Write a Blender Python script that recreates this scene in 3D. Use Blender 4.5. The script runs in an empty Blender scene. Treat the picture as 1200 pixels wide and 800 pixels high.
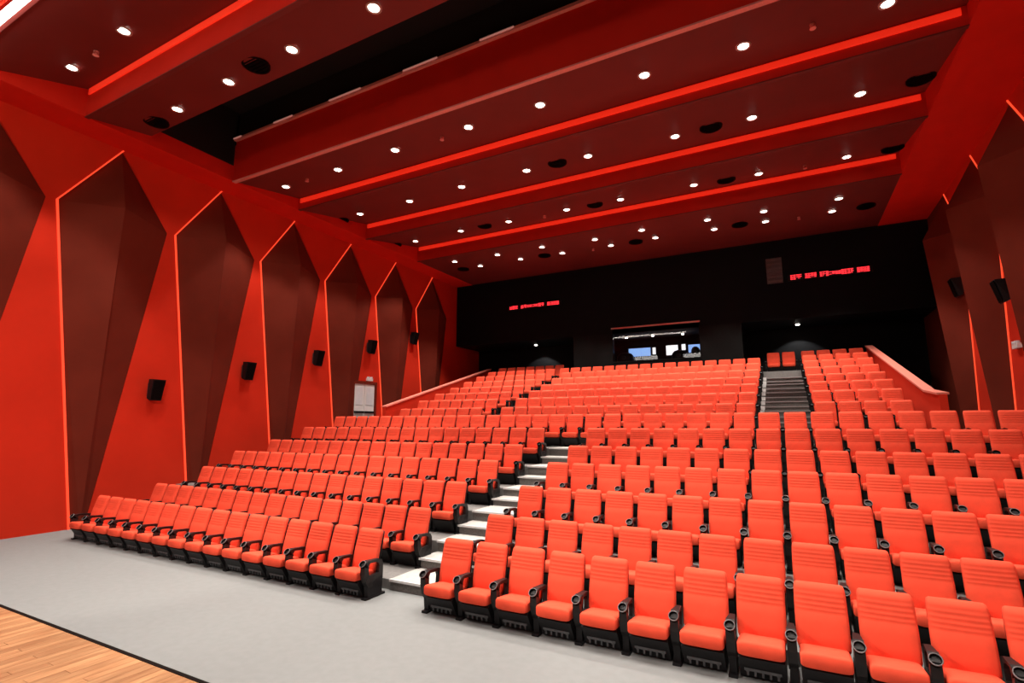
import bpy, bmesh, math, random
from mathutils import Vector, Matrix

random.seed(7)
S = bpy.context.scene
COL = S.collection

# ------------------------------------------------------------------ camera
CAM = Vector((4.575, -6.569, 2.572))
YAW, PITCH, ROLL, FPX = -0.486, 0.157, -0.001, 605.5
_cy, _sy, _cp, _sp = math.cos(YAW), math.sin(YAW), math.cos(PITCH), math.sin(PITCH)
FWD = Vector((_sy * _cp, _cy * _cp, _sp))
RGT0 = Vector((_cy, -_sy, 0)); UP0 = RGT0.cross(FWD)
RGT = math.cos(ROLL) * RGT0 + math.sin(ROLL) * UP0
UPV = -math.sin(ROLL) * RGT0 + math.cos(ROLL) * UP0
cd = bpy.data.cameras.new('camera'); cd.sensor_width = 36; cd.lens = 36 * FPX / 1200; cd.clip_end = 200; cd.clip_start = .05
cam = bpy.data.objects.new('camera', cd); COL.objects.link(cam)
cam.matrix_world = Matrix(((RGT.x, UPV.x, -FWD.x, CAM.x), (RGT.y, UPV.y, -FWD.y, CAM.y), (RGT.z, UPV.z, -FWD.z, CAM.z), (0, 0, 0, 1)))
S.camera = cam

# ------------------------------------------------------------------ view, world, added fill lights
vs = S.view_settings
vs.view_transform = 'Standard'; vs.look = 'None'; vs.gamma = 1; vs.use_curve_mapping = False
vs.exposure = 0.0
S.cycles.use_denoising = True
S.cycles.max_bounces = 8; S.cycles.diffuse_bounces = 5
wd = bpy.data.worlds.new('world'); S.world = wd; wd.use_nodes = True
wd.node_tree.nodes['Background'].inputs[0].default_value = (1, .9, .85, 1)
wd.node_tree.nodes['Background'].inputs[1].default_value = 0.0

DOWNLIGHT_W = 640
FRONT_FILL_W = 40
RISER_GLOW = .58
WALL_FILL_W = 3200

def area(name, loc, aim, w, h, power, col=(1, .93, .86)):
    l = bpy.data.lights.new(name, 'AREA'); l.shape = 'RECTANGLE'; l.size = w; l.size_y = h; l.energy = power; l.color = col
    o = bpy.data.objects.new(name, l); COL.objects.link(o); o.location = loc
    o.rotation_euler = (Vector(aim) - Vector(loc)).to_track_quat('-Z', 'Y').to_euler()
    return o
# unseen area lights added behind the camera to brighten the chair fronts
for sx in (-7, -2.5, 2.5, 7):
    area('front_fill_light', (sx, -9.0, 8.6), (sx * .9 - 1, 4, 1.0), 2.2, .7, FRONT_FILL_W)

# unseen spots added behind the camera to brighten the lower side walls
for loc, aim in (((3.5, -10.0, 8.2), (-11.3, 3.2, 1.6)), ((-5.3, -10.0, 8.2), (9.7, 5.2, 2.0))):
    l = bpy.data.lights.new('wall_fill_spot', 'SPOT'); l.energy = WALL_FILL_W; l.spot_size = math.radians(42); l.spot_blend = .2; l.shadow_soft_size = .12; l.color = (1, .9, .8)
    o = bpy.data.objects.new('wall_fill_spot', l); COL.objects.link(o); o.location = loc
    o.rotation_euler = (Vector(aim) - Vector(loc)).to_track_quat('-Z', 'Y').to_euler()

# ------------------------------------------------------------------ helpers
def ray(x, y):
    return RGT * ((x - 600) / FPX) + UPV * ((400 - y) / FPX) + FWD
def onX(x, y, X): d = ray(x, y); return CAM + d * ((X - CAM.x) / d.x)
def onY(x, y, Y): d = ray(x, y); return CAM + d * ((Y - CAM.y) / d.y)
def onZ(x, y, Z): d = ray(x, y); return CAM + d * ((Z - CAM.z) / d.z)
def onplane(x, y, p0, n):
    d = ray(x, y); n = Vector(n); return CAM + d * ((Vector(p0) - CAM).dot(n) / d.dot(n))
def pix(P):
    v = Vector(P) - CAM; z = v.dot(FWD)
    return None if z < .1 else (600 + FPX * v.dot(RGT) / z, 400 - FPX * v.dot(UPV) / z)

def mat(name, col, rough=.6, metal=0, emit=None, estr=0, noise=0, nscale=20, bump=0, bscale=200, spec=.5, col2=None):
    m = bpy.data.materials.new(name); m.use_nodes = True
    nt = m.node_tree; b = nt.nodes['Principled BSDF']
    b.inputs['Base Color'].default_value = (*col, 1); b.inputs['Roughness'].default_value = rough
    b.inputs['Metallic'].default_value = metal; b.inputs['Specular IOR Level'].default_value = spec
    if emit:
        b.inputs['Emission Color'].default_value = (*emit, 1); b.inputs['Emission Strength'].default_value = estr
        m.cycles.emission_sampling = 'NONE'
    if noise or bump:
        tc = nt.nodes.new('ShaderNodeTexCoord')
    if noise:
        n = nt.nodes.new('ShaderNodeTexNoise'); n.inputs['Scale'].default_value = nscale; n.inputs['Detail'].default_value = 4
        nt.links.new(tc.outputs['Object'], n.inputs['Vector'])
        r = nt.nodes.new('ShaderNodeValToRGB')
        c2 = col2 or tuple(c * (1 - noise) for c in col)
        r.color_ramp.elements[0].position = .35; r.color_ramp.elements[1].position = .65
        r.color_ramp.elements[0].color = (*c2, 1); r.color_ramp.elements[1].color = (*col, 1)
        nt.links.new(n.outputs['Fac'], r.inputs['Fac']); nt.links.new(r.outputs['Color'], b.inputs['Base Color'])
    if bump:
        n2 = nt.nodes.new('ShaderNodeTexNoise'); n2.inputs['Scale'].default_value = bscale; n2.inputs['Detail'].default_value = 3
        nt.links.new(tc.outputs['Object'], n2.inputs['Vector'])
        bp = nt.nodes.new('ShaderNodeBump'); bp.inputs['Strength'].default_value = bump; bp.inputs['Distance'].default_value = .01
        nt.links.new(n2.outputs['Fac'], bp.inputs['Height']); nt.links.new(bp.outputs['Normal'], b.inputs['Normal'])
    return m

M = {
 'fabric': mat('red_fabric', (.86, .085, .038), .85, noise=.08, nscale=9, bump=.15, bscale=260, spec=.25),
 'black': mat('black_plastic', (.009, .008, .009), .5, noise=.3, nscale=30, spec=.25),
 'arm': mat('arm_plastic', (.013, .011, .011), .45, noise=.3, nscale=30, spec=.3),
 'rim': mat('cup_rim_grey', (.13, .115, .115), .4),
 'grey_metal': mat('grey_metal', (.10, .10, .105), .45, .6, noise=.2),
 'carpet': mat('grey_carpet', (.240, .247, .243), .95, noise=.05, nscale=9, bump=.3, bscale=150, spec=.1),
 'tread': mat('step_carpet', (.50, .48, .45), .95, noise=.12, nscale=14, bump=.25, bscale=150, spec=.1),
 'riser': mat('step_riser_grey', (.17, .155, .145), .95, noise=.25, nscale=40, spec=.1),
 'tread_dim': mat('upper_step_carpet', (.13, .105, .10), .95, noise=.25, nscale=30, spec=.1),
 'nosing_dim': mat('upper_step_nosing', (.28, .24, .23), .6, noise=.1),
 'platform': mat('platform_carpet', (.22, .21, .20), .95, noise=.15, nscale=14, spec=.1),
 'nosing': mat('step_nosing', (.62, .61, .6), .6, noise=.1),
 'dark_edge': mat('dark_edge_trim', (.010, .007, .006), .8, noise=.2, spec=.05),
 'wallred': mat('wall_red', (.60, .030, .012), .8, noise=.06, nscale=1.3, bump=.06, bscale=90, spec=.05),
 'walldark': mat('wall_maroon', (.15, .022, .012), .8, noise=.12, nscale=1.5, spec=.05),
 'led': mat('led_strip_orange', (.3, .02, .01), .5, emit=(1, .075, .025), estr=1.05),
 'riser_glow': mat('riser_glow_red', (.9, .1, .04), .5, emit=(1, .022, .008), estr=RISER_GLOW),
 'glow_strip': mat('ledge_glint_pink', (.3, .12, .10), .5, emit=(1, .42, .33), estr=.28),
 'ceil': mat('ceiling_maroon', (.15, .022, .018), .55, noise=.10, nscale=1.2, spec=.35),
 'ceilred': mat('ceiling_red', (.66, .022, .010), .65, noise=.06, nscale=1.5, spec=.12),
 'pinktrim': mat('pale_trim', (.75, .30, .26), .4, noise=.1),
 'rear': mat('rear_black', (.0045, .0045, .0048), .6, noise=.25, nscale=2, spec=.12),
 'booth': mat('booth_charcoal', (.010, .0095, .009), .7, noise=.2, nscale=2, spec=.12),
 'void': mat('void_black', (.003, .003, .003), .9, noise=.3),
 'cap': mat('parapet_cap', (.80, .22, .16), .45, noise=.1),
 'white': mat('door_white', (.75, .72, .70), .5, noise=.06, nscale=3),
 'glasslit': mat('door_frosted_pane', (.70, .70, .72), .3, noise=.1, nscale=4),
 'lamp': mat('lamp_lens', (1, 1, 1), .4, emit=(1, .90, .80), estr=14),
 'lampring': mat('lamp_ring', (.5, .4, .36), .4, noise=.1),
 'ledred': mat('led_sign_red', (.9, .04, .05), .5, emit=(1, .045, .06), estr=1.1),
 'vent': mat('vent_black', (.004, .003, .003), .7, noise=.3, spec=.05),
 'greyvent': mat('grey_louvre', (.10, .075, .075), .6, noise=.2),
 'blue': mat('monitor_blue', (.2, .3, .6), .3, emit=(.28, .50, 1.0), estr=.9),
 'whitescreen': mat('monitor_white', (.9, .9, .9), .3, emit=(.95, .97, 1), estr=1.1),
 'screen': mat('cinema_screen', (.8, .8, .78), .9, noise=.05),
}
def wood_mat():
    m = bpy.data.materials.new('stage_wood'); m.use_nodes = True; nt = m.node_tree; b = nt.nodes['Principled BSDF']
    tc = nt.nodes.new('ShaderNodeTexCoord'); oi = nt.nodes.new('ShaderNodeObjectInfo')
    mp = nt.nodes.new('ShaderNodeMapping'); mp.inputs['Scale'].default_value = (14, 1.6, 14)
    va = nt.nodes.new('ShaderNodeVectorMath'); va.operation = 'ADD'
    vm = nt.nodes.new('ShaderNodeVectorMath'); vm.operation = 'SCALE'; vm.inputs[0].default_value = (37, 11, 5)
    nt.links.new(oi.outputs['Random'], vm.inputs['Scale'])
    nt.links.new(tc.outputs['Object'], va.inputs[0]); nt.links.new(vm.outputs[0], va.inputs[1])
    nt.links.new(va.outputs[0], mp.inputs['Vector'])
    n = nt.nodes.new('ShaderNodeTexNoise'); n.inputs['Scale'].default_value = 1.0; n.inputs['Detail'].default_value = 6
    nt.links.new(mp.outputs[0], n.inputs['Vector'])
    r = nt.nodes.new('ShaderNodeValToRGB')
    r.color_ramp.elements[0].position = .3; r.color_ramp.elements[0].color = (.31, .135, .055, 1)
    r.color_ramp.elements[1].position = .7; r.color_ramp.elements[1].color = (.53, .285, .135, 1)
    nt.links.new(n.outputs['Fac'], r.inputs['Fac'])
    hs = nt.nodes.new('ShaderNodeHueSaturation')
    mr = nt.nodes.new('ShaderNodeMapRange'); mr.inputs['To Min'].default_value = .82; mr.inputs['To Max'].default_value = 1.12
    nt.links.new(oi.outputs['Random'], mr.inputs['Value']); nt.links.new(mr.outputs[0], hs.inputs['Value'])
    nt.links.new(r.outputs['Color'], hs.inputs['Color']); nt.links.new(hs.outputs[0], b.inputs['Base Color'])
    b.inputs['Roughness'].default_value = .38
    return m
M['wood'] = wood_mat()
M['riser_glow'].cycles.emission_sampling = 'AUTO'; M['led'].cycles.emission_sampling = 'AUTO'

class MB:
    def __init__(s): s.v = []; s.f = []
    def add(s, v, f):
        k = len(s.v); s.v += [tuple(p) for p in v]; s.f += [tuple(i + k for i in q) for q in f]; return s
    def box(s, x0, x1, y0, y1, z0, z1):
        v = [(x, y, z) for z in (z0, z1) for y in (y0, y1) for x in (x0, x1)]
        return s.add(v, [(0, 2, 3, 1), (4, 5, 7, 6), (0, 1, 5, 4), (2, 6, 7, 3), (0, 4, 6, 2), (1, 3, 7, 5)])
    def prism_x(s, prof, x0, x1):            # prof: list of (y,z)
        n = len(prof)
        v = [(x0, y, z) for y, z in prof] + [(x1, y, z) for y, z in prof]
        f = [tuple(range(n - 1, -1, -1)), tuple(range(n, 2 * n))] + [(i, (i + 1) % n, n + (i + 1) % n, n + i) for i in range(n)]
        return s.add(v, f)
    def plate(s, pts, off):                   # polygon extruded by vector off
        n = len(pts); off = Vector(off)
        v = [Vector(p) for p in pts] + [Vector(p) + off for p in pts]
        f = [tuple(range(n - 1, -1, -1)), tuple(range(n, 2 * n))] + [(i, (i + 1) % n, n + (i + 1) % n, n + i) for i in range(n)]
        return s.add(v, f)
    def bar(s, a, b, w, h=None, up=(0, 0, 1)):
        a, b = Vector(a), Vector(b); h = h or w; d = (b - a).normalized(); u = Vector(up)
        r = d.cross(u).normalized(); u = r.cross(d)
        v = [p + r * sx * w / 2 + u * sz * h / 2 for p in (a, b) for sx, sz in ((-1, -1), (1, -1), (1, 1), (-1, 1))]
        return s.add(v, [(3, 2, 1, 0), (4, 5, 6, 7)] + [(i, (i + 1) % 4, 4 + (i + 1) % 4, 4 + i) for i in range(4)])
    def loft(s, rings, cap=True):
        n = len(rings[0]); k = len(rings)
        v = [p for r in rings for p in r]
        f = [(i * n + j, i * n + (j + 1) % n, (i + 1) * n + (j + 1) % n, (i + 1) * n + j) for i in range(k - 1) for j in range(n)]
        if cap: f += [tuple(range(n - 1, -1, -1)), tuple((k - 1) * n + j for j in range(n))]
        return s.add(v, f)
    def disc(s, c, r, h, n=16, axis='z', r2=None):
        r2 = r if r2 is None else r2; c = Vector(c)
        def P(a, rr, t):
            if axis == 'z': return c + Vector((math.cos(a) * rr, math.sin(a) * rr, t))
            return c + Vector((math.cos(a) * rr, t, math.sin(a) * rr))
        return s.loft([[P(2 * math.pi * i / n, r, 0) for i in range(n)], [P(2 * math.pi * i / n, r2, h) for i in range(n)]])
    def mesh(s, name, m, smooth=False):
        me = bpy.data.meshes.new(name); me.from_pydata(s.v, [], s.f)
        bm = bmesh.new(); bm.from_mesh(me); bmesh.ops.recalc_face_normals(bm, faces=bm.faces); bm.to_mesh(me); bm.free()
        me.materials.append(M[m] if isinstance(m, str) else m)
        if smooth: me.polygons.foreach_set('use_smooth', [True] * len(me.polygons))
        return me
    def build(s, name, m, parent=None, smooth=False):
        return link(name, s.mesh(name, m, smooth), parent)

def link(name, me, parent=None, loc=None):
    o = bpy.data.objects.new(name, me); COL.objects.link(o)
    if parent: o.parent = parent
    if loc is not None: o.location = loc
    return o
def tag(o, label=None, cat=None, group=None, kind=None):
    if label: o['label'] = label
    if cat: o['category'] = cat
    if group: o['group'] = group
    if kind: o['kind'] = kind
    return o
def empty(name, loc=(0, 0, 0)):
    return link(name, None, None, loc)
ORD = ['zeroth', 'first', 'second', 'third', 'fourth', 'fifth', 'sixth', 'seventh', 'eighth', 'ninth', 'tenth', 'eleventh', 'twelfth', 'thirteenth',
       'fourteenth', 'fifteenth', 'sixteenth', 'seventeenth', 'eighteenth', 'nineteenth', 'twentieth', 'twenty-first', 'twenty-second', 'twenty-third',
       'twenty-fourth', 'twenty-fifth', 'twenty-sixth', 'twenty-seventh', 'twenty-eighth', 'twenty-ninth', 'thirtieth', 'thirty-first', 'thirty-second',
       'thirty-third', 'thirty-fourth', 'thirty-fifth', 'thirty-sixth', 'thirty-seventh', 'thirty-eighth', 'thirty-ninth', 'fortieth']

# ------------------------------------------------------------------ layout
XL, XR = -11.3, 9.72                # side walls
YF, YR = -12.0, 16.9               # stage end, rear wall
P0 = .56                           # chair pitch
ROWY = {1: 0.0, 2: 1.242, 3: 2.409, 4: 3.692, 5: 4.914, 6: 6.215, 7: 7.66}
TOPZ = {1: .92, 2: 1.071, 3: 1.413, 4: 1.761, 5: 2.062, 6: 2.452, 7: 2.83}
UPPIX = {8: (955, 470.5), 9: (951, 457.5), 10: (947, 447), 11: (945, 438.5), 12: (943, 430), 13: (940, 422.5), 14: (938, 416.5), 15: (937.5, 411.5)}
for j in range(8, 16):
    ROWY[j] = 9.6 + 1.13 * (j - 8); TOPZ[j] = onY(*UPPIX[j], ROWY[j]).z
CH = .92                           # chair height
FL = {j: TOPZ[j] - CH for j in TOPZ}
FL[1] = 0.0
AISLE = (-1.15, 0.0)               # central steps of the lower block
UA_L = (-5.15, -4.42)              # upper steps, door-wall side
UA_R = (3.8, 5.2)                  # upper steps, other side
PAR_L = (Vector((onY(452, 477, 8.9).x, 8.9, 0)), Vector((onY(575, 433, 17.6).x, 17.6, 0)))
PAR_R = (Vector((onY(1100, 462, 8.9).x, 8.9, 0)), Vector((onY(1015, 406, 17.6).x, 17.6, 0)))

# ------------------------------------------------------------------ floor, platforms, steps
floor = MB().box(XL - .3, XR + .3, -2.985, .15, -.2, 0).build('floor', 'carpet')
tag(floor, 'light grey carpet in front of the first row', kind='structure')
stage = MB().box(XL - .3, XR + .3, YF, -3.03, -.2, -.02).build('floor_stage', 'dark_edge')
tag(stage, 'pale brown wooden stage boards', kind='structure')
MB().box(XL - .3, XR + .3, -3.03, -2.985, -.2, .004).build('edge_trim', 'dark_edge', stage)
pw = .125
plankm = {}
def plank(x, y0, y1):
    k = round(y1 - y0, 2)
    if k not in plankm: plankm[k] = MB().box(.002, pw - .002, 0, k - .004, -.02, .0).mesh('plank', 'wood')
    link('plank', plankm[k], stage, (x, y0, 0))
x = -8.0; i = 0
while x < 1.2:
    cuts = [-3.03, -3.03 - [.5, 1.1, .8][i % 3], -5.0]
    for a, b in zip(cuts[1:], cuts[:-1]): plank(x, a, b)
    x += pw; i += 1
MB().box(XL, -8.0, YF, -3.03, -.02, 0).build('board_field', 'wood', stage)
MB().box(1.25, XR, YF, -3.03, -.02, 0).build('board_field', 'wood', stage)
MB().box(-8.0, 1.25, YF, -5.0, -.02, 0).build('board_field', 'wood', stage)

for j in range(2, 8):
    y0 = ROWY[j - 1] + .15; y1 = ROWY[j] + .15 if j < 7 else ROWY[8] - .78
    MB().box(XL, XR, y0, y1, -.2, FL[j]).build('platform', 'platform', floor)
for j in range(8, 16):
    y0 = ROWY[8] - .78 if j == 8 else ROWY[j - 1] + .12; y1 = ROWY[j] + .12 if j < 15 else 19.3
    t = (ROWY[j] - 9) / 9
    xl = PAR_L[0].x + .1; xr = PAR_R[0].x + (PAR_R[1].x - PAR_R[0].x) * t - .1
    MB().box(xl, xr, y0, y1, -.2, FL[j]).build('platform', 'platform', floor)
for a, b in ((XL, PAR_L[0].x + .1), (PAR_R[1].x - .1, XR)):
    MB().box(a, b, ROWY[8] - .78, 19.3, -.2, FL[7]).build('side_passage', 'platform', floor)
def steps(x0, x1, rows, tread, edge=False):
    def one(y0, y1, za, zb):
        st = MB().box(x0, x1, y0, y1, za, zb - .03).build('step', 'riser', floor)
        MB().box(x0, x1, y0 - .025, y1, zb - .03, zb).build('tread', tread, st)
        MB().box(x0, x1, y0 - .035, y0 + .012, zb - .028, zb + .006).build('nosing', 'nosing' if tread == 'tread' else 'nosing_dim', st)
        if edge: MB().box(x0 + .01, x0 + .12, y0 - .045, y1, zb - .10, zb + .02).build('step_edge', 'nosing', st)
    for j in rows:
        zf = FL[j - 1]; y0 = (ROWY[j - 1] + .15) if j <= 7 else ((ROWY[8] - .78) if j == 8 else ROWY[j - 1] + .12)
        y1 = ROWY[j] + .15 if j <= 7 else ROWY[j] + .12
        zh = (zf + FL[j]) / 2
        if FL[j] - zf > .22: one(y0 - .52, y0, zf, zh)
        one(y0 - .012, y1 - .53, zf + .001, FL[j] + .012)
steps(AISLE[0] + .02, AISLE[1] - .02, range(2, 8), 'tread')
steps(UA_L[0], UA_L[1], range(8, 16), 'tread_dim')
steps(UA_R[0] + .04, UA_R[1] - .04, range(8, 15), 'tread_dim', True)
MB().box(UA_R[0] + .04, UA_R[1] - .04, ROWY[14] - .3, ROWY[15] + .1, FL[13], FL[15] + .02).build('step', 'platform', floor)

# ------------------------------------------------------------------ faceted side walls
PER, KZ, AZ = 2.87, 8.16, 10.1
def side_wall(name, X, sgn, y_knot0, k0, k1, yend, KZ=KZ, endm='wallred', prot=.5):
    """sgn=+1: hall lies towards +X"""
    w = MB().box(min(X, X - sgn * .5) if sgn > 0 else X + .45, max(X, X + .5) if sgn < 0 else X - .45, YF, 19.3, -.2, 11.6).build(name, 'walldark')
    D = lambda y, z, d: Vector((X + sgn * d, y, z))
    off = (-sgn * .1, 0, 0)
    for k in range(k0, k1 + 1):
        y = y_knot0 + PER * k
        K, SB = D(y, KZ, 0), D(y + 1.13, 0, 0)
        Np, LBp = D(y + 2.65 - PER, KZ - .02, 0), D(y + 1.45 - PER, 0, 0)
        A, Ap = D(y + 1.29, AZ, 0), D(y + 1.29 - PER, AZ, 0)
        MB().plate([Np, K, SB, LBp], off).build('red_lower_panel', 'wallred', w)
        MB().plate([Ap, A, K, Np], off).build('red_upper_panel', 'wallred', w)
        N, LB = D(y + 2.65, KZ - .02, -.02), D(y + 1.45, 0, -.02)
        Kd, SBd, Ad = D(y, KZ, -.08), D(y + 1.13, 0, -.08), D(y + 1.29, AZ, -.08)
        C, Mm = D(y + 1.28, KZ + .15, prot), D(y + 1.3, 0, .12)
        back = [D(y, KZ, -.3), D(y + 1.13, 0, -.3), D(y + 1.45, 0, -.3), D(y + 2.65, KZ, -.3), D(y + 1.29, AZ, -.3)]
        v = [Ad, Kd, SBd, Mm, LB, N, C] + back
        f = [(0, 1, 6), (1, 2, 3, 6), (6, 3, 4, 5), (0, 6, 5), (7, 8, 9, 10, 11), (1, 7, 8, 2), (4, 9, 10, 5), (0, 11, 7, 1), (5, 10, 11, 0), (2, 8, 9, 4, 3)]
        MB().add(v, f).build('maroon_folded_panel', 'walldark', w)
        up = (0, 1, 0)
        e = D(0, 0, .0) - D(0, 0, 0)
        MB().bar(SB + e, K + e, .05, .05, up=(sgn, 0, 0)).build('light_strip', 'led', w)
        MB().bar(K + e, A + e, .032, .05, up=(sgn, 0, 0)).build('light_strip', 'led', w)
    yl = y_knot0 + PER * (k1 + 1)
    Np, LBp = D(yl + 2.65 - PER, KZ - .02, 0), D(yl + 1.45 - PER, 0, 0); Ap = D(yl + 1.29 - PER, AZ, 0)
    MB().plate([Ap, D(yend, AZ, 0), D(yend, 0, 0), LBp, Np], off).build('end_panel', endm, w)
    tag(w, kind='structure')
    return w
wl = side_wall('wall_left', XL, 1, -1.05, -4, 5, YR + 2.4)
wl['label'] = 'red side wall with maroon folded panels and the exit door'
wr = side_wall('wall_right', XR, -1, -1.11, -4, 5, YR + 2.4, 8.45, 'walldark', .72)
wr['label'] = 'red side wall with maroon folded panels, opposite the exit door'

# ------------------------------------------------------------------ rear wall and booth
rear = tag(empty('wall_rear', (0, YR, 0)), 'black rear wall above the top rows', kind='structure')
def rbox(name, m, x0, x1, y0, y1, z0, z1, par=rear):
    return MB().box(x0, x1, y0 - YR, y1 - YR, z0, z1).build(name, m, par)
ZL = onY(870, 378, YR).z                       # head of the recesses
BX0, BX1 = onY(672, 400, YR).x, onY(870, 400, YR).x
wx0, wx1 = onY(718, 400, YR).x, onY(820, 400, YR).x
wz0, wz1 = onY(770, 421, YR).z, onY(770, 381, YR).z
rbox('upper_fascia', 'rear', XL, XR, YR, YR + .3, ZL, 11.6)
rbox('booth_front', 'booth', BX0, wx0, YR, YR + .3, 0, ZL)
rbox('booth_front', 'booth', wx1, BX1, YR, YR + .3, 0, ZL)
rbox('booth_front', 'booth', wx0, wx1, YR, YR + .3, 0, wz0)
rbox('booth_front', 'booth', wx0, wx1, YR, YR + .3, wz1, ZL)
rbox('booth_side', 'rear', BX0, BX0 + .2, YR + .3, 19.5, 0, ZL)
rbox('booth_side', 'rear', BX1 - .2, BX1, YR + .3, 19.5, 0, ZL)
rbox('recess_back', 'rear', XL, BX0 + .2, 19.3, 19.5, 0, ZL + .3)
rbox('recess_back', 'rear', BX1 - .2, XR, 19.3, 19.5, 0, ZL + .3)
rbox('recess_ceiling', 'rear', XL, BX0, YR + .3, 19.3, ZL, ZL + .2)
rbox('recess_ceiling', 'rear', BX1, XR, YR + .3, 19.3, ZL, ZL + .2)
rbox('booth_room', 'void', BX0 + .2, BX1 - .2, 19.3, 19.5, 0, ZL)
rbox('booth_room', 'void', BX0 + .2, BX1 - .2, YR + .3, 19.3, ZL, ZL + .2)
rbox('booth_room', 'void', BX0 + .2, BX1 - .2, YR + .3, 19.3, wz0 - .9, wz0 - .8)

# ------------------------------------------------------------------ ceiling
ceil = tag(empty('ceiling', (0, 0, 10.1)), 'maroon saw-tooth ceiling with red risers', kind='structure')
CX0, CX1, CZ = -10.3, 8.2, 10.1
TEETH = [(-12.0, -3.33, 10.7), (-3.33, -1.05, 10.85), (2.87, 5.35, 10.52), (5.35, 8.7, 10.74), (8.7, 12.1, 10.80), (12.1, YR, None)]
ZREAR = onY(807, 302, YR).z
PLANES = {}
def cbuild(mb, name, m): 
    mb.v = [(a, b, c - CZ) for a, b, c in mb.v]
    return mb.build(name, m, ceil)
for n, (ya, yb, zb) in zip('zadefg', TEETH):
    zb = max(ZREAR, 10.12) if zb is None else zb
    cbuild(MB().prism_x([(ya, CZ), (yb, zb), (yb, zb + .1), (ya, CZ + .1)], CX0, CX1), 'ceiling_panel', 'ceil')
    nn = Vector((0, -(zb - CZ), yb - ya)); PLANES[n] = (Vector((0, ya, CZ)), nn)
# panel in front of the lighting slot
cbuild(MB().prism_x([(-1.05, CZ), (.42, 10.366), (.42, 10.466), (-1.05, CZ + .1)], CX0, CX1), 'ceiling_panel', 'ceil')
PLANES['b'] = (Vector((0, -1.05, CZ)), Vector((0, -.38, 2.10)))
for yb, zt in ((-3.33, 10.7), (-1.05, 10.85), (5.35, 10.52), (8.7, 10.74), (12.1, 10.80)):
    cbuild(MB().box(CX0, CX1, yb - .04, yb, CZ - .01, zt), 'red_riser', 'ceilred')
    cbuild(MB().box(CX0, CX1, yb - .05, yb + .05, CZ - .03, CZ - .005), 'riser_edge', 'ceil')
    cbuild(MB().box(CX0 + .1, CX1 - .1, yb - .075, yb - .045, zt - .20, zt - .05), 'riser_glow_band', 'riser_glow')  # glowing band paints the cove-lit upper part of the riser
cbuild(MB().box(CX0, CX1, 2.83, 2.87, CZ - .01, 11.42), 'red_riser', 'ceilred')
cbuild(MB().box(CX0, CX1, 2.80, 2.92, CZ - .045, CZ - .01), 'lit_edge_trim', 'pinktrim')  # pale colour paints the light caught on the riser's bottom lip
cbuild(MB().box(CX0, CX1, 2.74, 2.87, 11.42, 11.5), 'slot_ledge', 'pinktrim')
cbuild(MB().box(CX0, CX1, .38, 2.87, 12.4, 12.5), 'slot_void', 'void')
cbuild(MB().box(CX0, CX1, .38, .42, 10.40, 12.4), 'slot_void', 'void')
cbuild(MB().box(CX0, CX1, 2.87, 2.9, 11.5, 12.5), 'slot_void', 'void')
for a, b in ((XL - .2, CX0), (CX1, XR + .2)):
    cbuild(MB().box(a, b, YF, YR + .1, CZ, CZ + 1.2), 'red_soffit', 'ceilred')
    cbuild(MB().box(a + (.002 if a < 0 else -.004), b + (.004 if a < 0 else -.002), .42, 2.8, CZ + .5, CZ + 2.4), 'slot_end', 'void')
cbuild(MB().box(XL - .5, XR + .5, YF, 19.6, 12.5, 12.6), 'roof_deck', 'void')
# front end of the hall (behind the photographer)
wf = MB().box(XL - .5, XR + .5, YF - .2, YF, -.2, 12.5).build('wall_front', 'walldark'); tag(wf, kind='structure')
MB().box(-8, 6.5, YF, YF + .05, 1.2, 7.6).build('screen', 'screen', wf)

# ------------------------------------------------------------------ chairs
def sgnpow(v, e): return math.copysign(abs(v) ** e, v)
def ring(cx, cy, cz, a, b, n=14, e=.55, ax='z'):
    r = []
    for i in range(n):
        t = 2 * math.pi * (i + .5) / n
        r.append((cx + a * sgnpow(math.cos(t), e), cy + b * sgnpow(math.sin(t), e), cz))
    return r
def backrest_mesh():
    # lofted upright cushion, leaning back, with stitched ribs under the head roll
    prof = [(0.33, 0.23, 0.03), (0.36, 0.238, 0.044), (0.46, 0.241, 0.05), (0.56, 0.241, 0.051), (0.655, 0.24, 0.05), (0.668, 0.24, 0.044), (0.682, 0.239, 0.05), (0.698, 0.239, 0.05), (0.711, 0.239, 0.044), (0.724, 0.239, 0.051), (0.742, 0.238, 0.051), (0.755, 0.238, 0.045), (0.768, 0.238, 0.052), (0.788, 0.237, 0.052), (0.801, 0.237, 0.046), (0.814, 0.237, 0.053), (0.835, 0.236, 0.053), (0.848, 0.235, 0.048), (0.86, 0.234, 0.053), (0.885, 0.231, 0.048), (0.908, 0.223, 0.034), (0.92, 0.205, 0.012)]
    rings = []
    for z, w, t in prof:
        yc = -.145 + (z - .34) * .25 - .012 * math.sin((z - .34) / .58 * math.pi)
        rings.append(ring(0, yc, z, w, t))
    return MB().loft(rings).mesh('backrest', 'fabric', True)
def shell_mesh():
    rings = []
    for z, w in ((.24, .215), (.30, .23), (.60, .233), (.80, .228), (.88, .22), (.895, .19)):
        yc = -.145 + (z - .34) * .25 + .058
        rings.append(ring(0, yc, z, w, .018, 10))
    return MB().loft(rings).mesh('back_shell', 'black', True)
def cushion_mesh():
    rings = []
    for y, z, w, h in ((-.10, .300, .205, .045), (-.13, .303, .215, .056), (-.30, .322, .218, .064), (-.46, .337, .219, .070), (-.515, .341, .219, .071), (-.535, .340, .216, .066), (-.545, .338, .206, .054)):
        rings.append([(p[0], y, z + p[1]) for p in ring(0, 0, 0, w, h, 16, .34)])
    return MB().loft(rings).mesh('seat_cushion', 'fabric', True)
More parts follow.
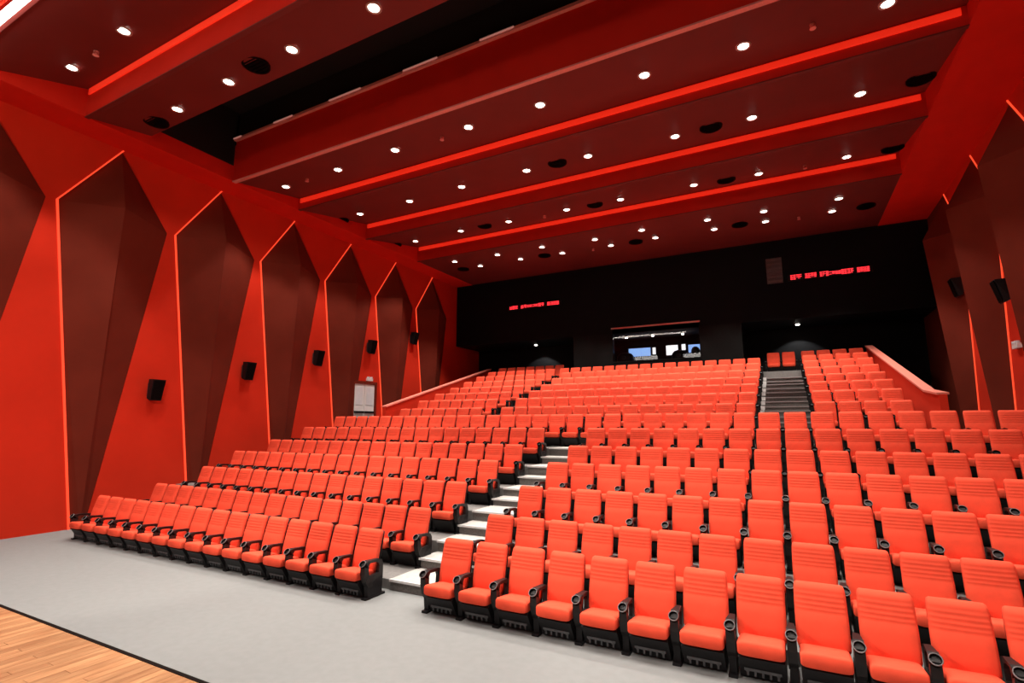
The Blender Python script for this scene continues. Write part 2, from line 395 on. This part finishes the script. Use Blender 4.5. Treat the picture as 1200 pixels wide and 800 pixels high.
def pan_mesh():
    mb = MB().prism_x([(-.50, .245), (-.46, .275), (-.08, .265), (-.06, .235), (-.10, .02), (-.36, .02), (-.44, .15)], -.212, .212)
    return mb.mesh('seat_pan', 'black')
def bracket_mesh():
    mb = MB().box(-.17, .17, -.43, -.415, .10, .125)
    for i in range(5): mb.box(-.15 + i * .07, -.13 + i * .07, -.415, -.40, .05, .11)
    for sx in (-.14, .14): mb.box(sx - .015, sx + .015, -.43, -.24, .09, .105)
    mb.box(-.21, .21, -.30, -.22, .06, .12)
    return mb.mesh('under_bracket', 'grey_metal')
AX = P0 / 2
def arm_mesh(ax):
    # hollow loop arm: rounded front post, top pad, rear post, lower side panel
    outer = [(-.06, .24), (-.06, .45), (-.09, .51), (-.16, .535), (-.38, .55), (-.44, .535), (-.475, .495), (-.475, .36), (-.44, .25), (-.38, .17), (-.20, .15)]
    inner = [(-.15, .33), (-.14, .43), (-.16, .475), (-.20, .495), (-.34, .505), (-.37, .495), (-.385, .47), (-.385, .39), (-.37, .345), (-.33, .32), (-.22, .32)]
    n = len(outer); v = []; f = []
    W = lambda y: .027 if y > -.2 else (.044 if y < -.36 else .030)
    for sx in (-1, 1):
        v += [(ax + sx * W(y), y, z) for y, z in outer] + [(ax + sx * W(y) * .9, y, z) for y, z in inner]
    for i in range(n):
        j = (i + 1) % n
        f += [(i, j, n + j, n + i), (2 * n + i, 3 * n + i, 3 * n + j, 2 * n + j), (i, 2 * n + i, 2 * n + j, j), (n + i, n + j, 3 * n + j, 3 * n + i)]
    return MB().add(v, f).mesh('armrest', 'arm')
def cup_mesh(ax):
    # open cup holder set on the front of the arm, tilted towards the sitter's front
    n = 14; c = Vector((ax, -.455, .495)); d = Vector((0, -.74, .67)).normalized(); u = Vector((1, 0, 0)); w = d.cross(u)
    def R(r, t): return [c + d * t + (u * math.cos(2 * math.pi * i / n) + w * math.sin(2 * math.pi * i / n)) * r for i in range(n)]
    return MB().loft([R(.036, -.10), R(.048, -.02), R(.053, .03), R(.052, .042), R(.045, .042), R(.043, .03), R(.036, -.085)]).mesh('cup_holder', 'vent', True)
def rim_mesh(ax):
    n = 14; c = Vector((ax, -.455, .495)); d = Vector((0, -.74, .67)).normalized(); u = Vector((1, 0, 0)); w = d.cross(u)
    def R(r, t): return [c + d * t + (u * math.cos(2 * math.pi * i / n) + w * math.sin(2 * math.pi * i / n)) * r for i in range(n)]
    return MB().loft([R(.055, .034), R(.055, .045), R(.047, .046), R(.047, .036), R(.055, .034)], cap=False).mesh('cup_rim', 'rim', True)
def leg_mesh(ax):
    mb = MB().prism_x([(-.40, .20), (-.08, .28), (-.08, .03), (-.38, .03)], ax - .036, ax + .036)
    mb.box(ax - .045, ax + .045, -.43, -.02, 0, .03)
    return mb.mesh('leg', 'black')
CM = {'backrest': backrest_mesh(), 'back_shell': shell_mesh(), 'seat_cushion': cushion_mesh(), 'seat_pan': pan_mesh(), 'under_bracket': bracket_mesh()}
ARM = {1: (arm_mesh(AX), cup_mesh(AX), rim_mesh(AX), leg_mesh(AX)), -1: (arm_mesh(-AX), cup_mesh(-AX), rim_mesh(-AX), leg_mesh(-AX))}
def chair(loc, label, group, left, row):
    t = empty('theatre_chair', loc); tag(t, label, 'chair', group)
    for k, me in CM.items():
        if k == 'under_bracket' and row > 1: continue
        o = link(k, me, t)
    for sd in ((1, -1) if left else (1,)):
        a, c, r, l = ARM[sd]
        ao = link('armrest', a, t)
        if row <= 4: link('cup_holder', c, ao); link('cup_rim', r, ao)
        else: link('cup_holder', c, ao)
        link('leg', l, t)
    return t
FAR = []                                        # chairs beyond the first three hundred
def in_view(x, j):
    for dx in (-.25, .25):
        for z in (.92, .45):
            q = pix((x + dx, ROWY[j] - .1, FL[j] + z))
            if q and 0 < q[0] < 1200 and q[1] < 800: return True
    return False
def run(j, xs, fn, group):
    for n, x in enumerate(xs):
        loc = (x, ROWY[j], FL[j] + .0)
        if j <= 10 and in_view(x, j): chair(loc, fn(n), group, n == 0, j)
        else: FAR.append((loc, n == 0))
ROWN = {1: 'front row', 2: 'second row', 3: 'third row', 4: 'fourth row', 5: 'fifth row', 6: 'sixth row'}
for j in range(1, 7):
    nL = 16 if j <= 3 else 17
    pl = .545
    xs = [AISLE[0] - pl * (nL - i - .5) for i in range(nL)]
    run(j, xs, lambda n: f'red padded chair, {ORD[nL - n]} from the central steps, {ROWN[j]}, block beside exit-door wall', f'chairs of the {ROWN[j]} beside the exit-door wall')
    xs = [AISLE[1] - .035 + P0 * (i + .5) for i in range(16)]
    run(j, xs, lambda n: f'red padded chair, {ORD[n + 1]} from the central steps, {ROWN[j]}, block away from exit door', f'chairs of the {ROWN[j]} away from the exit door')
# unbroken seventh row
pl = .5475
xs7 = [-AX - .03 - pl * (18 - i) for i in range(19)] + [-.035 + P0 * (i + .5) for i in range(16)]
xs7 = [x + (0 if x > 0 else 0) for x in xs7]
run(7, xs7, lambda n: f'red padded chair, {ORD[n + 1]} from the exit-door wall, unbroken seventh row', 'chairs of the unbroken seventh row')
UPN = {8: 'first', 9: 'second', 10: 'third'}
for j in range(8, 16):
    t = (ROWY[j] - 8.9) / 8.7
    xr = PAR_R[0].x + (PAR_R[1].x - PAR_R[0].x) * t
    xs = [UA_L[0] - .545 * (7 - i - .5) for i in range(7)]
    g = UPN.get(j, '')
    run(j, xs, lambda n: f'red padded chair, {ORD[n + 1]} from the exit-door parapet, {g} row above the cross aisle', f'chairs of the {g} upper row by the exit-door parapet')
    if j <= 14:
        wdt = (UA_R[0] - UA_L[1]) / 15
        xs = [UA_L[1] + wdt * (i + .5) for i in range(15)]
        if j == 14: xs = [UA_L[1] - wdt * .5] + xs
        run(j, xs, lambda n: f'red padded chair, {ORD[n + 1]} along the middle block, {g} row above the cross aisle', f'chairs of the {g} upper row in the middle block')
    else:
        xs = [UA_R[0] + .42 + P0 * i for i in range(2)]
        run(j, xs, lambda n: '', '')
    nr = int((xr - .05 - UA_R[1]) / .55)
    xs = [UA_R[1] + .55 * (i + .5) for i in range(nr)]
    run(j, xs, lambda n: f'red padded chair, {ORD[n + 1]} from the upper steps, {g} row beside the low parapet', f'chairs of the {g} upper row by the low parapet')
# the rest of the chairs, too many to keep singly
mats = ['fabric', 'black', 'arm', 'vent']; slot = {M[k].name: i for i, k in enumerate(mats)}
V = []; F = []; MI = []; SM = []
def addm(me, loc):
    k = len(V); V.extend((v.co.x + loc[0], v.co.y + loc[1], v.co.z + loc[2]) for v in me.vertices)
    s_ = slot[me.materials[0].name]
    for p in me.polygons: F.append(tuple(i + k for i in p.vertices)); MI.append(s_); SM.append(p.use_smooth)
for loc, left in FAR:
    for k in ('backrest', 'back_shell', 'seat_cushion', 'seat_pan'): addm(CM[k], loc)
    for sd in ((1, -1) if left else (1,)):
        addm(ARM[sd][0], loc); addm(ARM[sd][1], loc); addm(ARM[sd][3], loc)
me = bpy.data.meshes.new('upper_rows_of_chairs'); me.from_pydata(V, [], F)
for k in mats: me.materials.append(M[k])
me.polygons.foreach_set('material_index', MI); me.polygons.foreach_set('use_smooth', SM); me.update()
o = link('upper_rows_of_chairs', me)
tag(o, 'red padded chairs filling the topmost rows below the projection window', 'chairs', kind='stuff')

# ------------------------------------------------------------------ parapets of the upper block
def parapet(name, a, b, pts, label, sgn):
    # pts: (fraction along, top z)
    t = empty(name, (a.x, a.y, 0)); tag(t, label, 'low wall')
    d = b - a; th = .16
    top = []; wall = MB(); cap = MB()
    n = len(pts)
    P = [(a + d * f - a, z) for f, z in pts]
    v = []; 
    for s_ in (0, 1):
        for p, z in P: v += [(p.x + sgn * th * s_, p.y, FL[7] - .0), (p.x + sgn * th * s_, p.y, z)]
    m = 2 * n; f = []
    for i in range(n - 1):
        q = 2 * i
        f += [(q, q + 1, q + 3, q + 2), (m + q, m + q + 2, m + q + 3, m + q + 1), (q + 1, m + q + 1, m + q + 3, q + 3), (q, q + 2, m + q + 2, m + q)]
    f += [(0, m, m + 1, 1), (m - 2, m - 1, 2 * m - 1, 2 * m - 2)]
    wall.add(v, f); wall.build('wall_body', 'wallred', t)
    for i in range(n - 1):
        (p, z), (q, z2) = P[i], P[i + 1]
        cap.bar((p.x + sgn * th / 2, p.y, z + .02), (q.x + sgn * th / 2, q.y, z2 + .02), th + .08, .05)
    cap.build('cap', 'cap', t)
    return t
z0 = onY(452, 477, 8.9).z; z1 = onY(575, 433, 17.6).z
parapet('parapet_wall', PAR_L[0], PAR_L[1], [(0, z0), (1, z1)], 'sloping low red wall with pale cap on the exit-door side', -1)
z0 = onY(1100, 462, 8.9).z; z1 = onY(1015, 406, 17.6).z
f1 = .13; z01 = onX(1083, 459, PAR_R[0].x + (PAR_R[1].x - PAR_R[0].x) * f1).z
parapet('parapet_wall', PAR_R[0], PAR_R[1], [(0, z0), (f1, z0 + .13), (1, z1)], 'sloping low red wall with pale cap, opposite the exit door', 1)

# ------------------------------------------------------------------ exit door
yd0, yd1 = onX(413, 470, XL).y, onX(437, 470, XL).y
zd1 = onX(425, 450, XL).z; zd0 = FL[7]
door = tag(empty('door_1', (XL, (yd0 + yd1) / 2, zd0)), 'white double exit door with a dark push bar', kind='structure')
hw = (yd1 - yd0) / 2; hd = zd1 - zd0
for s_ in (-1, 1):
    leaf = MB().box(.02, .07, min(0, s_ * hw) + .01, max(0, s_ * hw) - .01, 0, hd).build('door_leaf', 'white', door)
    MB().box(.07, .08, min(s_ * .12, s_ * (hw - .1)), max(s_ * .12, s_ * (hw - .1)), hd * .62, hd * .94).build('pane', 'glasslit', leaf)
    MB().box(.07, .14, min(0, s_ * hw) + .04, max(0, s_ * hw) - .04, hd * .47, hd * .47 + .09).build('push_bar', 'black', leaf)
MB().box(0, .10, -hw - .12, -hw, 0, hd + .12).box(0, .10, hw, hw + .12, 0, hd + .12).box(0, .10, -hw, hw, hd, hd + .12).build('door_frame', 'walldark', door)
el = empty('emergency_light', onX(432, 445, XL) + Vector((.0, 0, -.05))); tag(el, 'small pale emergency light above the exit door', 'wall light')
MB().box(0, .1, -.16, .16, 0, .12).build('housing', 'white', el)
MB().disc((.06, -.09, .12), .06, .06, 10).disc((.06, .09, .12), .06, .06, 10).build('lamp_head', 'glasslit', el)
p = onX(1195, 405, XR)
el = empty('emergency_light', p + Vector((0, 0, -.06))); tag(el, 'small pale emergency light on the wall opposite the exit door', 'wall light')
MB().box(-.1, 0, -.16, .16, 0, .12).build('housing', 'white', el)
MB().disc((-.06, -.09, .12), .06, .06, 10).disc((-.06, .09, .12), .06, .06, 10).build('lamp_head', 'glasslit', el)

# ------------------------------------------------------------------ wall loudspeakers
def speaker(p, sgn, label):
    t = empty('wall_loudspeaker', p); tag(t, label, 'loudspeaker', 'surround loudspeakers on the side walls')
    # wedge cabinet, tilted down
    w, h = .165, .30
    v = []
    for s_ in (-1, 1):
        v += [(sgn * .10, s_ * w, -h * .8), (sgn * .10, s_ * w * .95, h), (sgn * .36, s_ * w, h * .95), (sgn * .23, s_ * w * .9, -h)]
    f = [(0, 1, 2, 3), (7, 6, 5, 4), (0, 4, 5, 1), (1, 5, 6, 2), (2, 6, 7, 3), (3, 7, 4, 0)]
    MB().add(v, f).build('cabinet', 'black', t)
    v = []
    for s_ in (-1, 1): v += [(sgn * .365, s_ * w * .88, h * .85), (sgn * .245, s_ * w * .8, -h * .9), (sgn * .38, s_ * w * .88, h * .84), (sgn * .26, s_ * w * .8, -h * .9)]
    MB().add(v, [(0, 1, 5, 4), (2, 6, 7, 3), (0, 4, 6, 2), (1, 3, 7, 5), (0, 2, 3, 1), (4, 5, 7, 6)]).build('grille', 'vent', t)
    MB().box(min(0, sgn * .12), max(0, sgn * .12), -.05, .05, -.15, .15).box(min(0, sgn * .03), max(0, sgn * .03), -.12, .12, -.2, .2).build('bracket', 'grey_metal', t)
for n, q in enumerate([(178, 457), (287, 435), (369, 420), (432, 407), (482, 397)]):
    speaker(onX(*q, XL), 1, f'black wall loudspeaker, {ORD[n + 1]} from the stage, on the exit-door wall')
for n, q in enumerate([(1187, 340), (1131, 336)]):
    speaker(onX(*q, XR), -1, f'black wall loudspeaker, {["nearer", "farther from"][n]} the stage, on the wall opposite the exit door')

# ------------------------------------------------------------------ downlights, grilles, sprinklers
ring_me = None
def lamp_meshes():
    n = 18
    mb = MB()
    def R(r, z): return [(r * math.cos(2 * math.pi * i / n), r * math.sin(2 * math.pi * i / n), z) for i in range(n)]
    mb.loft([R(.15, .0), R(.15, -.02), R(.11, -.025), R(.10, .02)], cap=False)
    a = mb.mesh('trim_ring', 'lampring', True)
    b = MB().disc((0, 0, -.012), .105, .02, 18).mesh('lens', 'lamp')
    return a, b
LR, LLn = lamp_meshes()
spot_d = bpy.data.lights.new('downlight_bulb', 'SPOT'); spot_d.energy = DOWNLIGHT_W; spot_d.spot_size = math.radians(80); spot_d.spot_blend = .35
spot_d.shadow_soft_size = .09; spot_d.color = (1, .92, .84)
def downlight(p, label, group):
    t = empty('downlight', p); tag(t, label, 'downlight', group)
    link('trim_ring', LR, t); link('lens', LLn, t)
    s_ = bpy.data.objects.new('bulb', spot_d); COL.objects.link(s_); s_.parent = t; s_.location = (0, 0, -.05)
LIGHTS = {
 'a': [(84, 78), (145, 35)],
 'b': [(208, 127), (268, 95), (342, 57), (438, 8)],
 'd': [(335, 218), (396, 198), (463, 175), (549, 148), (633, 122), (755, 87), (871, 53), (1040, 3)],
 'e': [(422, 250), (480, 235), (541, 218), (617, 199), (689, 182), (791, 159), (881, 137), (1008, 109)],
 'f': [(487, 282), (540, 270), (596, 259), (664, 245), (727, 233), (813, 216), (889, 203), (992, 183)],
 'g': [(533, 306), (583, 298), (635, 289), (697, 280), (752, 269), (829, 257), (895, 247), (983, 232)],
 'h': [(563, 311), (610, 303), (659, 296), (716, 287), (768, 278), (837, 268), (897, 259), (975, 247)]}
PANEL = {'a': 'panel nearest the stage', 'b': 'panel before the black slot', 'd': 'panel behind the black slot', 'e': 'second panel behind the slot', 'f': 'third panel behind the slot',
         'g': 'last panel, row away from rear wall', 'h': 'last panel, row towards rear wall'}
PLANES['h'] = PLANES['g']
for k, l in LIGHTS.items():
    pts = [onplane(*q, *PLANES[k]) for q in l]
    if k in 'ab':                                # the row goes on beyond the frame
        st = sum(((pts[i + 1] - pts[i]) for i in range(len(pts) - 1)), Vector()) / (len(pts) - 1); st.y = 0; st.z = 0
        st.x = max(st.x, 2.0)
        while pts[-1].x + st.x < 7.6: pts.append(pts[-1] + st)
    for n, q in enumerate(pts):
        downlight(q + Vector((0, 0, -.012)), f'round downlight, {ORD[n + 1]} from the exit-door wall, {PANEL[k]}', f'downlights in the {PANEL[k]}')
# downlights over the stage, added unseen and without fixtures for their light
for i, xx in enumerate((-8, -5, -2, 1, 4, 7)):
    t_ = bpy.data.objects.new('added_stage_downlight', spot_d); COL.objects.link(t_); t_.location = (xx, -5.6, 10.2)
gm = MB()
n = 18
gm.loft([[(r * math.cos(2 * math.pi * i / n), r * math.sin(2 * math.pi * i / n), z) for i in range(n)] for r, z in ((.29, .01), (.29, -.03), (.25, -.035), (.23, -.01))])
GM = gm.mesh('grille_disc', 'vent')
GR = MB()
for i in range(5): GR.box(-.22, .22, -.17 + i * .08, -.14 + i * .08, -.03, -.012)
GRM = GR.mesh('louvre', 'vent')
for k, l in {'b': [(300, 75), (183, 142)], 'e': [(653, 190), (833, 148), (1079, 91), (400, 257)], 'f': [(463, 286), (568, 264), (697, 239), (851, 210), (1046, 173)],
             'g': [(543, 315), (638, 299), (745, 283), (867, 263), (1015, 241)]}.items():
    for i, q in enumerate(sorted(l)):
        t = empty('ceiling_grille', onplane(*q, *PLANES[k]) + Vector((0, 0, -.01)))
        tag(t, f'round black ceiling grille, {ORD[i + 1]} from the exit-door wall, {PANEL[k].split(",")[0]}', 'ceiling grille', 'black ceiling grilles')
        link('rim', GM, t); link('louvre', GRM, t)
SPR = MB().disc((0, 0, -.05), .05, .05, 10).disc((0, 0, -.09), .02, .04, 8).disc((0, 0, -.10), .06, .012, 10).mesh('sprinkler_head', 'pinktrim')
for k, l in {'a': [(113, 60)], 'd': [(360, 209), (518, 160), (952, 28)], 'f': [(638, 252), (943, 194)], 'g': [(695, 291), (936, 254)]}.items():
    for i, q in enumerate(l):
        t = link('sprinkler', SPR, None, onplane(*q, *PLANES[k]) + Vector((0, 0, -.005)))
        tag(t, f'tiny pale sprinkler head, {ORD[i + 1]} from the exit-door wall, {PANEL[k].split(",")[0]}', 'sprinkler', 'ceiling sprinklers')
# bright edge of the stage lighting bar on the riser nearest the stage
t = empty('stage_light_bar', (-6.9, -3.40, 10.06)); tag(t, 'bright white light bar along the ceiling riser nearest the stage', 'light bar')
MB().box(-3.2, 4.5, -.10, .0, -.10, .0).build('glow_strip', 'lamp', t)
MB().box(-3.2, 4.5, -.06, .0, .0, .025).build('housing', 'lampring', t)

# short glowing strips that paint the glints along the slot ledge
for i, (qa, qb) in enumerate([((252, 177), (282, 166)), ((320, 150), (342, 141)), ((385, 122), (422, 108)), ((472, 87), (512, 72)), ((562, 52), (602, 37)), ((690, 7), (712, 0))]):
    a = onY(*qa, 2.72); b = onY(*qb, 2.72)
    t = empty('ledge_glint', (a.x, 2.72, 11.47)); tag(t, f'slim glowing glint strip, {ORD[i + 1]} from the exit-door wall, on the black slot ledge', 'lamp', 'painted glints on the slot ledge')
    MB().box(0, b.x - a.x, -.012, .012, -.012, .02).build('glow_strip', 'glow_strip', t); MB().box(0, b.x - a.x, -.01, .02, .02, .035).build('holder', 'lampring', t)

# ------------------------------------------------------------------ rear recess lamps
for q, nm in (((628, 397), 'on the exit-door side'), ((934, 373), 'opposite the exit door')):
    c = onY(*q, 18.3); c.z = min(c.z, ZL - .02)
    t = empty('recess_lamp', c); tag(t, f'small lamp in the dark rear recess {nm}', 'lamp', 'recess lamps')
    MB().disc((0, 0, -.03), .075, .03, 14).build('lens', 'lamp', t)
    MB().disc((0, 0, .0), .10, ZL - c.z + .001, 14).build('housing', 'black', t)
    l = bpy.data.lights.new('recess_bulb', 'SPOT'); l.energy = 160; l.spot_size = math.radians(95); l.spot_blend = .25; l.shadow_soft_size = .05
    s_ = bpy.data.objects.new('bulb', l); COL.objects.link(s_); s_.parent = t; s_.location = (0, 0, -.06); s_.rotation_euler = (math.radians(18), 0, 0)

# ------------------------------------------------------------------ LED signs on the rear wall
def led_sign(pa, pb, hpx, pattern, label):
    a, b = onY(*pa, YR), onY(*pb, YR); h = hpx / FPX * (YR - CAM.y) / _cp / _cp
    a.z = b.z = (a.z + b.z) / 2
    t = empty('led_sign', (a.x, YR, a.z)); tag(t, label, 'LED sign', 'red LED signs')
    L = b.x - a.x
    MB().box(-.1, L + .1, -.08, 0, -h * .8, h * .8).build('housing', 'void', t)
    n = len(pattern); cw = L / n
    rnd = random.Random(len(pattern))
    for i, ch in enumerate(pattern):
        if ch == ' ': continue
        mb = MB(); hh = h * (.5 if ch == 'X' else .3)
        # blurred glyph block: crossed strokes
        x0 = i * cw + cw * .06; x1 = (i + 1) * cw - cw * .06
        for zz in (-.9, 0, .9):
            if rnd.random() < .85: mb.box(x0, x1, -.10, -.08, zz * hh - h * .09, zz * hh + h * .09)
        for xx in (.2, .5, .8):
            if rnd.random() < .75: mb.box(x0 + (x1 - x0) * xx - cw * .07, x0 + (x1 - x0) * xx + cw * .07, -.10, -.08, -hh, hh)
        if mb.v: mb.build('character', 'ledred', t)
led_sign((598, 361), (656, 355), 3.9, 'XXX XXxxxxXX XXXX', 'red LED sign on the rear wall, exit-door side')
led_sign((926, 325), (1019, 316), 4.4, 'XXXX XXXX XXXxxxxXXXX XXXX', 'red LED sign on the rear wall, beside the grey louvre')
a = onY(897, 304, YR); b = onY(918, 331, YR)
t = empty('wall_louvre', (a.x, YR, b.z)); tag(t, 'grey louvred panel high on the black rear wall', 'louvre')
MB().box(0, b.x - a.x, -.06, 0, 0, a.z - b.z).build('frame', 'greyvent', t)
for i in range(6):
    zz = (a.z - b.z) * (i + .5) / 6
    MB().add([(.04, -.06, zz - .03), (b.x - a.x - .04, -.06, zz - .03), (b.x - a.x - .04, -.10, zz + .03), (.04, -.10, zz + .03), (.04, -.06, zz + .04), (b.x - a.x - .04, -.06, zz + .04)],
             [(0, 1, 2, 3), (3, 2, 5, 4), (0, 3, 4), (1, 5, 2), (0, 4, 5, 1)]).build('slat', 'greyvent', t)

# ------------------------------------------------------------------ projection window and what shows behind it
win = tag(empty('window_1', (wx0, YR, wz0)), 'projection booth window in the black rear wall', kind='structure')
W, H = wx1 - wx0, wz1 - wz0
MB().box(-.05, W + .05, -.05, .02, H - .02, H + .05).build('window_head_trim', 'pinktrim', win)
MB().box(-.05, 0, -.03, .05, 0, H).box(W, W + .05, -.03, .05, 0, H).box(-.05, W + .05, -.03, .05, -.05, 0).build('window_frame', 'booth', win)
for i in range(3):
    g = bpy.data.materials.get('booth_glass')
    if not g:
        g = bpy.data.materials.new('booth_glass'); g.use_nodes = True; nt = g.node_tree
        tr = nt.nodes.new('ShaderNodeBsdfTransparent'); gl = nt.nodes.new('ShaderNodeBsdfGlossy'); gl.inputs['Roughness'].default_value = .02
        mx = nt.nodes.new('ShaderNodeMixShader'); fr = nt.nodes.new('ShaderNodeFresnel'); fr.inputs['IOR'].default_value = 1.35
        nt.links.new(fr.outputs[0], mx.inputs[0]); nt.links.new(tr.outputs[0], mx.inputs[1]); nt.links.new(gl.outputs[0], mx.inputs[2])
        nt.links.new(mx.outputs[0], nt.nodes['Material Output'].inputs['Surface'])
    MB().box(W * i / 3 + .01, W * (i + 1) / 3 - .01, .06, .07, 0, H).build('pane', g, win)
YB = 18.9
def monitor(px0, py0, px1, py1, m, Y, label, nm='control_monitor'):
    a = onY(px0, py1, Y); b = onY(px1, py0, Y)
    t = empty(nm, (a.x, Y, a.z)); tag(t, label, 'monitor')
    w, h = b.x - a.x, b.z - a.z
    MB().box(0, w, 0, .03, 0, h).build('screen', m, t)
    MB().box(-.03, w + .03, .03, .09, -.03, h + .03).build('casing', 'black', t)
    MB().box(w / 2 - .05, w / 2 + .05, .06, .12, -.6, 0).build('stand', 'black', t)
monitor(737, 407, 762, 418, 'blue', YB, 'wide pale blue monitor behind the projection window')
monitor(781, 404, 794, 416, 'whitescreen', YB, 'bright white monitor behind the projection window')
monitor(807, 403, 820, 413, 'blue', YB, 'blue-white monitor at the booth end beside the recess')
monitor(765, 407, 768, 415, 'whitescreen', YB + .1, 'narrow white screen beside the wide blue monitor')
monitor(799, 403, 803, 410, 'whitescreen', YB + .1, 'small white screen beside the bright white monitor')
def projector(px, py, Y, w, label):
    c = onY(px, py, Y); t = empty('projector', (c.x, Y, c.z)); tag(t, label, 'projector')
    rings = []
    for z, a, b in ((-.5, .5, .3), (-.15, .5, .3), (.0, .46, .28), (.10, .34, .22), (.15, .15, .12)):
        rings.append(ring(0, .3, z, a * w, b, 14, .7))
    MB().loft(rings).build('body', 'black', t, True)
    MB().disc((0, .02, -.12), .09, -.12, 14, 'y').build('lens', 'arm', t)
projector(795, 413, 17.45, .7, 'dark humped projector in front of the white monitor')
projector(814, 409, 17.95, .4, 'dark projector in front of the blue-white monitor')
projector(731, 416, 17.6, .8, 'dark projector beside the wide blue monitor')
for n, q in enumerate([(734, 395.5), (765, 393), (800, 391)]):
    t = empty('booth_lamp', onY(*q, 18.0)); tag(t, f'small lamp, {ORD[n + 1]} of three, glowing behind the projection window', 'lamp', 'booth lamps')
    MB().disc((0, 0, -.03), .06, .03, 12).build('lens', 'lamp', t); MB().disc((0, 0, 0), .075, ZL - t.location.z, 12).build('housing', 'black', t)
